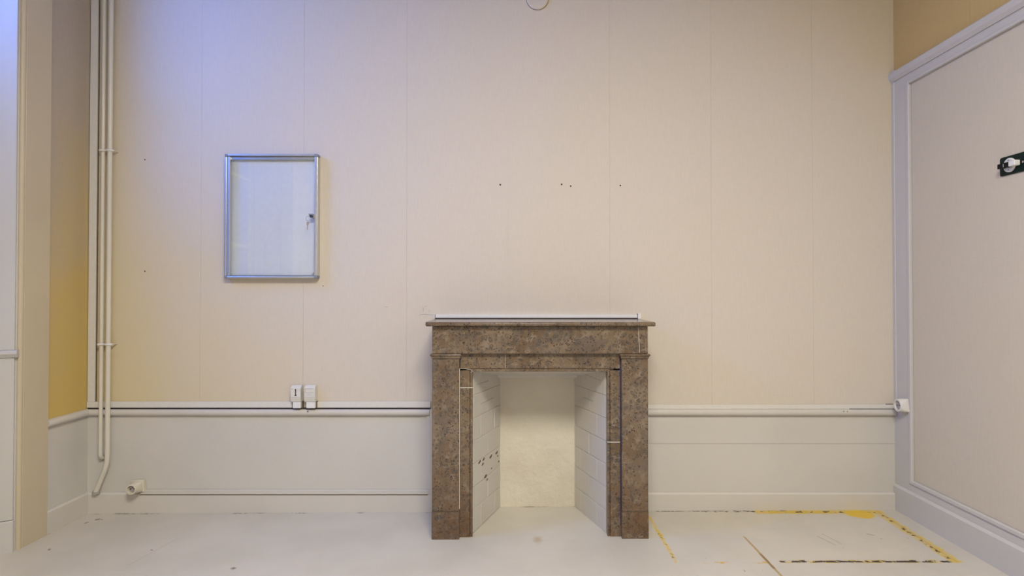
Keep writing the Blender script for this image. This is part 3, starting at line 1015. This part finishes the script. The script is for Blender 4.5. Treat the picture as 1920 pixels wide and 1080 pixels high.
# heating pipes
PY = D - 0.030
for k, (pxs, label) in enumerate((((194, 560), 'left white heating pipe ending above the skirting in the corner'),
                                  ((207.8, 560), 'right white heating pipe bending down to the skirting in the corner'))):
    x = X(pxs[0] - 0.7, 300, PY)
    r = 0.0098 if k == 0 else 0.0118
    y = PY if k == 0 else PY - 0.004
    if k == 0:
        pts = [(x, y, CEIL - 0.003), (x, y, Z(848, y)), (x, y, Z(853, y)), (x + 0.001, y + 0.006, Z(858, y)), (x + 0.001, y + 0.016, Z(860, y)), (x + 0.001, D + 0.004, Z(861, y))]
    else:
        e1 = at(180, 922, D - 0.026)
        zb = Z(872, y)
        pts = [(x, y, CEIL - 0.003), (x, y, zb + 0.05), (x - 0.002, y, zb + 0.015), (x - 0.010, y, zb - 0.020)]
        pts += [Vector(pts[-1]).lerp(e1, f_) for f_ in (0.35, 0.7, 1.0)]
    th = thing('heating_pipe', label, 'pipe', (x, y, 0.2))
    bm = bmesh.new()
    tube(bm, pts, r, 18)
    obj('pipe', bm, 'pipe_paint', th)
    if k == 1:
        bm = bmesh.new()
        tube(bm, [(e1.x, e1.y, e1.z + 0.004), (e1.x - 0.001, e1.y + 0.002, e1.z - 0.006)], [0.016, 0.019], 14)
        obj('floor_collar', bm, 'plastic_grey', th, label='chipped collar where the pipe ends')
    else:
        bm = bmesh.new()
        tube(bm, [(x, D - 0.006, Z(861, y)), (x, D - 0.001, Z(861, y))], 0.0145, 14)
        obj('wall_collar', bm, 'plastic_grey', th)
xa, xb = X(189, 283, PY), X(213.5, 283, PY)
for py, lab in ((282.5, 'upper of the two white clips holding the heating pipes'),
                (645.5, 'lower of the two white clips holding the heating pipes, above the chair rail')):
    z = Z(py, PY)
    th = thing('pipe_clip', lab, 'pipe clip', ((xa + xb) / 2, PY, z), 'pipe clips')
    bm = bmesh.new()
    xm = (xa + xb) / 2
    for xc, r in ((X(193.3, 300, PY), 0.0098), (X(207.1, 300, PY), 0.0118)):
        pts = [(xc + (r + 0.003) * math.cos(q * math.pi / 10), PY - 0.002 - (r + 0.003) * math.sin(q * math.pi / 10), z) for q in range(-1, 12)]
        tube(bm, pts, 0.006, 8)
    obj('strap', bm, 'pure_white', th)
    obj('bridge', B(X(196, 300, PY), X(203, 300, PY), PY - 0.006, D - 0.0015, z - 0.0035, z + 0.0035, bev=0.001), 'pipe_paint', th)
    bm = bmesh.new()
    tube(bm, [(xb + 0.003, PY - 0.004, z), (xb + 0.003, D - 0.0014, z)], 0.0035, 8)
    obj('screw', bm, 'pipe_paint', th)

# display case
YC = D - 0.045
cx0, cx1 = X(420.5, 400, YC), X(595, 400, YC)
cz0, cz1 = Z(521.5, YC), Z(288.5, YC)
dc = thing('display_case', 'lockable aluminium notice case with glazed door on the back wall', 'display case', ((cx0 + cx1) / 2, D - 0.02, cz0))
fw = 0.026
obj('back_panel', B(cx0 + 0.012, cx1 - 0.012, D - 0.010, D - 0.0015, cz0 + 0.012, cz1 - 0.012), 'case_back', dc)
for nm, q in (('side_profile', (cx0, cx0 + 0.011, cz0 + 0.014, cz1 - 0.014)), ('side_profile', (cx1 - 0.016, cx1, cz0 + 0.014, cz1 - 0.014)),
              ('top_profile', (cx0 + 0.014, cx1 - 0.014, cz1 - 0.010, cz1)), ('bottom_profile', (cx0 + 0.014, cx1 - 0.014, cz0, cz0 + 0.010))):
    obj(nm, B(q[0], q[1], YC, D - 0.0015, q[2], q[3], bev=0.002, seg=2), 'aluminium', dc)
for x0, x1, z0_, z1_ in ((cx0 - 0.0005, cx0 + 0.0145, cz0 - 0.0005, cz0 + 0.0145), (cx1 - 0.0185, cx1 + 0.0005, cz0 - 0.0005, cz0 + 0.0145),
                         (cx0 - 0.0005, cx0 + 0.0145, cz1 - 0.0145, cz1 + 0.0005), (cx1 - 0.0185, cx1 + 0.0005, cz1 - 0.0145, cz1 + 0.0005)):
    obj('corner_cap', B(x0, x1, YC - 0.001, D - 0.0015, z0_, z1_, bev=0.004, seg=2), 'corner_grey', dc, label='dark grey corner cap')
# door: hinged glass with a profile on each long side
door = obj('door', B(cx0 + 0.014, cx0 + 0.028, YC + 0.001, D - 0.022, cz0 + 0.012, cz1 - 0.012, bev=0.002), 'aluminium', dc)
obj('hinge_gap', B(cx0 + 0.011, cx0 + 0.014, YC + 0.004, D - 0.02, cz0 + 0.012, cz1 - 0.012), 'corner_grey', door)
obj('top_stop', B(cx0 + 0.028, cx1 - 0.02, D - 0.030, D - 0.010, cz1 - 0.026, cz1 - 0.011, bev=0.001), 'aluminium', dc)
obj('bottom_stop', B(cx0 + 0.028, cx1 - 0.02, D - 0.030, D - 0.010, cz0 + 0.011, cz0 + 0.016), 'corner_grey', dc)
obj('glass', B(cx0 + 0.028, cx1 - 0.017, YC + 0.004, YC + 0.008, cz0 + 0.012, cz1 - 0.012), 'glass', door)
for px, py in ((436, 299), (588, 300), (432, 511), (586, 512)):
    c = at(px, py, D - 0.018)
    obj('corner_pad', B(c.x - 0.005, c.x + 0.005, D - 0.020, D - 0.010, c.z - 0.006, c.z + 0.006, bev=0.002), 'pure_white', dc, label='small white corner pad')
lc = at(585.5, 405.5, YC)
bm = bmesh.new()
tube(bm, [(lc.x, YC + 0.020, lc.z), (lc.x, YC - 0.004, lc.z), (lc.x, YC - 0.006, lc.z)], [0.0125, 0.0125, 0.010], 20)
lock = obj('lock', bm, 'steel', dc)
bm = bmesh.new()
tube(bm, [(lc.x - 0.002, YC - 0.005, lc.z), (lc.x - 0.004, YC - 0.014, lc.z)], [0.008, 0.007], 16)
obj('lock_core', bm, 'lock_blue', lock)
key = obj('key', B(lc.x - 0.0048, lc.x - 0.0032, YC - 0.040, YC - 0.012, lc.z - 0.004, lc.z + 0.010, bev=0.0005), 'steel', lock)
kc = at(577.2, 410, YC - 0.038)
bm = bmesh.new()
tube(bm, [kc + Vector((0.010 * math.sin(q * math.pi / 8), 0, 0.012 * math.cos(q * math.pi / 8))) for q in range(17)], 0.0011, 6)
obj('key_ring', bm, 'steel', lock)
k0, k1 = at(577, 416, YC - 0.036), at(578, 424, YC - 0.036)
bm = bmesh.new()
ww = 0.0055
pr = [(-ww, 0), (-ww, -0.012), (-ww * 0.7, -0.017), (-0.0018, -0.019), (-0.0018, -0.038), (0.0, -0.041), (0.0018, -0.038), (0.0018, -0.019), (ww * 0.7, -0.017), (ww, -0.012), (ww, 0)]
prism(bm, [(k0.x + p_ - q_ * -0.04, k0.z + q_) for p_, q_ in pr], YC - 0.037, YC - 0.035, lambda p_, q_, s_: (p_, s_, q_))
obj('key', bm, 'steel', lock, label='spare key hanging from the ring')

# pair of wall boxes on the trunking
YS = D - 0.042
for k, (px0, px1, label) in enumerate(((544.5, 563.5, 'white wall outlet box printed with a black 1'),
                                       (570, 590.5, 'white wall outlet box with a recessed label field right of the numbered one'))):
    a, b = X(px0, 735, YS), X(px1, 735, YS)
    z_t, z_f, z_b, z_c = Z(721.5, D - 0.01), Z(727, YS), Z(746.5, YS), Z(753.5, YS + 0.01)
    th = thing('outlet_box', label, 'outlet', ((a + b) / 2, D - 0.02, z_c))
    bm = bmesh.new()
    prof = [(D - 0.0015, z_t), (D - 0.022, z_t), (D - 0.033, z_t - 0.006), (YS, z_f - 0.004), (YS, z_b), (YS + 0.007, z_c), (D - 0.0015, z_c)]
    prism(bm, prof, a, b, lambda p_, q_, s_: (s_, p_, q_))
    bmesh.ops.bevel(bm, geom=bm.edges[:], offset=0.0018, segments=2, affect='EDGES')
    obj('body', bm, 'plastic', th)
    bm = bmesh.new()
    box(bm, a + 0.010, b - 0.001, D - 0.038, D - 0.0015, Z(765, D - 0.03), z_c - 0.0008, bev=0.0015)
    obj('cable_entry', bm, 'pure_white', th)
    obj('shadow_gap', B(b - 0.0005, b + 0.0035, D - 0.020, D - 0.0015, TR_B - 0.001, z_c), 'chip_dark', th)
    obj('groove', B(a + 0.001, b - 0.004, YS - 0.0004, YS + 0.001, z_b + 0.0035, z_b + 0.0048), 'plastic_grey', th)
    if k == 0:
        c = at(554.3, 736, YS)
        bm = bmesh.new()
        box(bm, c.x - 0.0021, c.x + 0.0021, YS - 0.0007, YS + 0.0005, Z(741.5, YS), Z(729.5, YS))
        box(bm, c.x - 0.0050, c.x + 0.0050, YS - 0.0007, YS + 0.0005, Z(742, YS), Z(740.6, YS))
        box(bm, c.x - 0.0045, c.x - 0.0015, YS - 0.0007, YS + 0.0005, Z(731.4, YS), Z(730.4, YS))
        obj('numeral', bm, 'black', th, label='black numeral 1')
        c = at(547.5, 729.5, YS)
        bm = bmesh.new()
        tube(bm, [(c.x, YS + 0.004, c.z), (c.x, YS - 0.001, c.z)], 0.0025, 10)
        obj('screw', bm, 'plastic_grey', th)
    else:
        x0, x1 = X(572, 730, YS), X(587.5, 730, YS)
        bm = bmesh.new()
        for py0, py1, xa, xb in ((728.6, 729.4, x0, x1), (735.6, 736.4, x0, x1), (728.6, 736.4, x0, x0 + 0.0015), (738, 738.5, x0 + 0.012, x1 - 0.012), (740.5, 741, x0 + 0.006, x1 - 0.006), (744.6, 745.2, x0, x1)):
            box(bm, xa, xb, YS - 0.0006, YS + 0.0005, Z(py1, YS), Z(py0, YS))
        obj('label_field', bm, 'print_grey', th)


def socket(th, M, cream=True, plate=0.082, body=0.066, k=1.0):
    """surface socket: local x right, local -y out of the wall, local z up, origin at the plate centre"""
    mat = 'plastic_cream' if cream else 'plastic'
    M = M @ Matrix.Diagonal((1, k, 1, 1))

    def so(name, bm, m, par, label=None):
        return obj(name, bm, m, par, tf=M, label=label)
    h = plate / 2
    so('back_box', B(-h, h, -0.026, -0.0005, -h, h, bev=0.004, seg=2), mat, th)
    # body: square at the box, rounding to a circle at the face
    bm = bmesh.new()
    nn = 32
    rings = []
    R = body / 2
    for (y, mixc, sc) in ((-0.026, 0.0, 1.0), (-0.045, 0.25, 0.98), (-0.064, 0.8, 0.95), (-0.074, 1.0, 0.93), (-0.078, 1.0, 0.89)):
        ring = []
        for j in range(nn):
            an = 2 * math.pi * j / nn
            cx_, sy_ = math.cos(an), math.sin(an)
            sq = 1 / max(abs(cx_), abs(sy_))
            sq = min(sq, 1.28)
            rr = R * sc * ((1 - mixc) * sq + mixc * 1.0)
            ring.append(bm.verts.new((rr * cx_, y, rr * sy_)))
        rings.append(ring)
    # recess
    for (y, r) in ((-0.078, R * 0.70), (-0.064, R * 0.66)):
        rings.append([bm.verts.new((r * math.cos(2 * math.pi * j / nn), y, r * math.sin(2 * math.pi * j / nn))) for j in range(nn)])
    for r0, r1 in zip(rings, rings[1:]):
        for j in range(nn):
            f_ = bm.faces.new((r0[j], r0[(j + 1) % nn], r1[(j + 1) % nn], r1[j]))
            f_.smooth = True
    bm.faces.new(rings[-1])
    bmesh.ops.recalc_face_normals(bm, faces=bm.faces[:])
    bd = so('body', bm, mat, th)
    md_ = bd.modifiers.new('edges', 'EDGE_SPLIT')
    md_.split_angle = math.radians(40)
    bm = bmesh.new()
    tube(bm, [(0, -0.0640, 0), (0, -0.0646, 0)], R * 0.655, 24)
    so('recess_floor', bm, 'plastic_grey', bd)
    for dx, dz in ((-0.0095, 0), (0.0095, 0)):
        bm = bmesh.new()
        tube(bm, [(dx, -0.0645, dz), (dx, -0.0655, dz)], 0.0032, 10)
        so('pin_hole', bm, 'black', bd)
    bm = bmesh.new()
    tube(bm, [(0, -0.064, 0.010), (0, -0.076, 0.010), (0, -0.077, 0.010)], [0.0026, 0.0026, 0.001], 10)
    so('earth_pin', bm, 'steel', bd)


c = at(263.5, 909, D - 0.0)
th = thing('power_socket', 'cream surface power socket on the left skirting', 'socket', (c.x, D, c.z))
socket(th, Matrix.Translation((c.x, D - 0.0006, c.z)) @ Matrix.Rotation(math.radians(-4), 4, 'Y'), True, 0.062, 0.056)
s_, z_ = on_right(1682.5, 760, PO + 0.043)
th = thing('power_socket', 'white surface power socket in the right corner at chair rail height', 'socket', tuple(RW @ Vector((s_, -PO, z_))))
socket(th, RW @ Matrix.Translation((s_, -PO - 0.0003, z_)) @ Matrix.Rotation(math.radians(-10), 4, 'Y'), False, 0.066, 0.068, 0.56)

# round flue cover at the top of the wall
c = at(1007.5, -1.5)
th = thing('flue_cover', 'round cream flue cover high on the back wall above the fireplace', 'vent cover', (c.x, D, c.z - 0.057))
bm = bmesh.new()
r = 20.6 * D / F
tube(bm, [(c.x, D - 0.0013, c.z), (c.x, D - 0.007, c.z), (c.x, D - 0.010, c.z), (c.x, D - 0.0115, c.z)], [r, r, r - 0.002, r - 0.006], 48)
obj('disc', bm, 'wallpaper', th)
bm = bmesh.new()
tube(bm, [(c.x, D - 0.0013, c.z), (c.x, D - 0.0025, c.z)], r + 0.0018, 48)
obj('rim_gap', bm, 'chip_dark', th)

# dark green bolt plate on the partition
s0, zc = on_right(1876, 314.5, 0.004)
s1 = s0 + 0.26
h = 0.0375
zz = zc
th = thing('bolt_plate', 'dark green metal plate with a white rotary catch on the partition', 'door bolt', tuple(RW @ Vector((s0 + 0.05, 0, zz - h))))
bm = bmesh.new()
rr = 0.008
prof = []
for cx_, cz_, a0 in ((s0 + rr, zz - h + rr, 180), (s1 - rr, zz - h + rr, 270), (s1 - rr, zz + h - rr, 0), (s0 + rr, zz + h - rr, 90)):
    for j in range(5):
        an = math.radians(a0 + j * 22.5)
        prof.append((cx_ + rr * math.cos(an), cz_ + rr * math.sin(an)))
prism(bm, prof, -0.0022, -0.0065, lambda p_, q_, s_: (p_, s_, q_))
obj('plate', bm, 'bolt_green', th, tf=RW)
sc, zr = on_right(1892.5, 309.5, 0.010)
bm = bmesh.new()
R = 0.028
tube(bm, [(sc, -0.0062, zr), (sc, -0.012, zr), (sc, -0.014, zr)], [R, R, R - 0.003], 32)
ro = obj('rosette', bm, 'pure_white', th, tf=RW)
for dz in (-0.019, 0.019):
    bm = bmesh.new()
    tube(bm, [(sc, -0.0135, zr + dz), (sc, -0.0150, zr + dz)], 0.0032, 10)
    obj('screw', bm, 'plastic_grey', ro, tf=RW)
OUT = 0.034
q0, q1, q2, q3 = (on_right(px, 309, OUT)[0] for px in (1869.5, 1881, 1891, 1903))
zb0, zb1 = on_right(1880, 315, OUT)[1], on_right(1880, 306, OUT)[1]
obj('latch_tip', B(q0, q1 - 0.0008, -OUT, -0.018, zb0, zb1, bev=0.0012), 'black', th, tf=RW)
obj('latch_pin', B(q1 - 0.001, q1 + 0.001, -OUT - 0.0006, -0.020, zb0 + 0.002, zb1 - 0.004), 'print_grey', th, tf=RW)
obj('latch_bar', B(q1 + 0.0008, q2, -OUT, -0.013, zb0, zb1, bev=0.0012), 'black', th, tf=RW)
obj('knob', B(q2, q3, -OUT - 0.002, -0.013, zb0 - 0.001, zb1 + 0.001, bev=0.002), 'pure_white', th, tf=RW)
s2, z2 = on_right(1916.5, 303.5, 0.007)
bm = bmesh.new()
tube(bm, [(s2, -0.006, z2), (s2, -0.0085, z2)], [0.006, 0.0045], 14)
obj('screw', bm, 'steel', th, tf=RW)

# ceiling luminaire (above the camera, out of the picture)
lx, ly, lz = LAMP_AT
th = thing('ceiling_light', 'square warm ceiling light panel above the room', 'ceiling light', (lx, ly, lz - 0.06))
bm = bmesh.new()
hs = LAMP_SIZE / 2
for q in ((lx - hs - 0.02, lx - hs, ly - hs - 0.02, ly + hs + 0.02), (lx + hs, lx + hs + 0.02, ly - hs - 0.02, ly + hs + 0.02), (lx - hs, lx + hs, ly - hs - 0.02, ly - hs), (lx - hs, lx + hs, ly + hs, ly + hs + 0.02)):
    box(bm, *q, lz - 0.06, CEIL - 0.001)
obj('frame', bm, 'pure_white', th)
obj('diffuser', B(lx - hs, lx + hs, ly - hs, ly + hs, lz - 0.052, lz - 0.046), 'lamp_diffuser', th)
ld = bpy.data.lights.new('ceiling_lamp', 'AREA')
ld.shape = 'SQUARE'
ld.size = LAMP_SIZE - 0.04
ld.energy = LAMP_POWER
ld.color = LAMP_COLOR
lo = bpy.data.objects.new('ceiling_lamp', ld)
lo.location = (0, 0, -0.005)
lo.parent = th
COL.objects.link(lo)
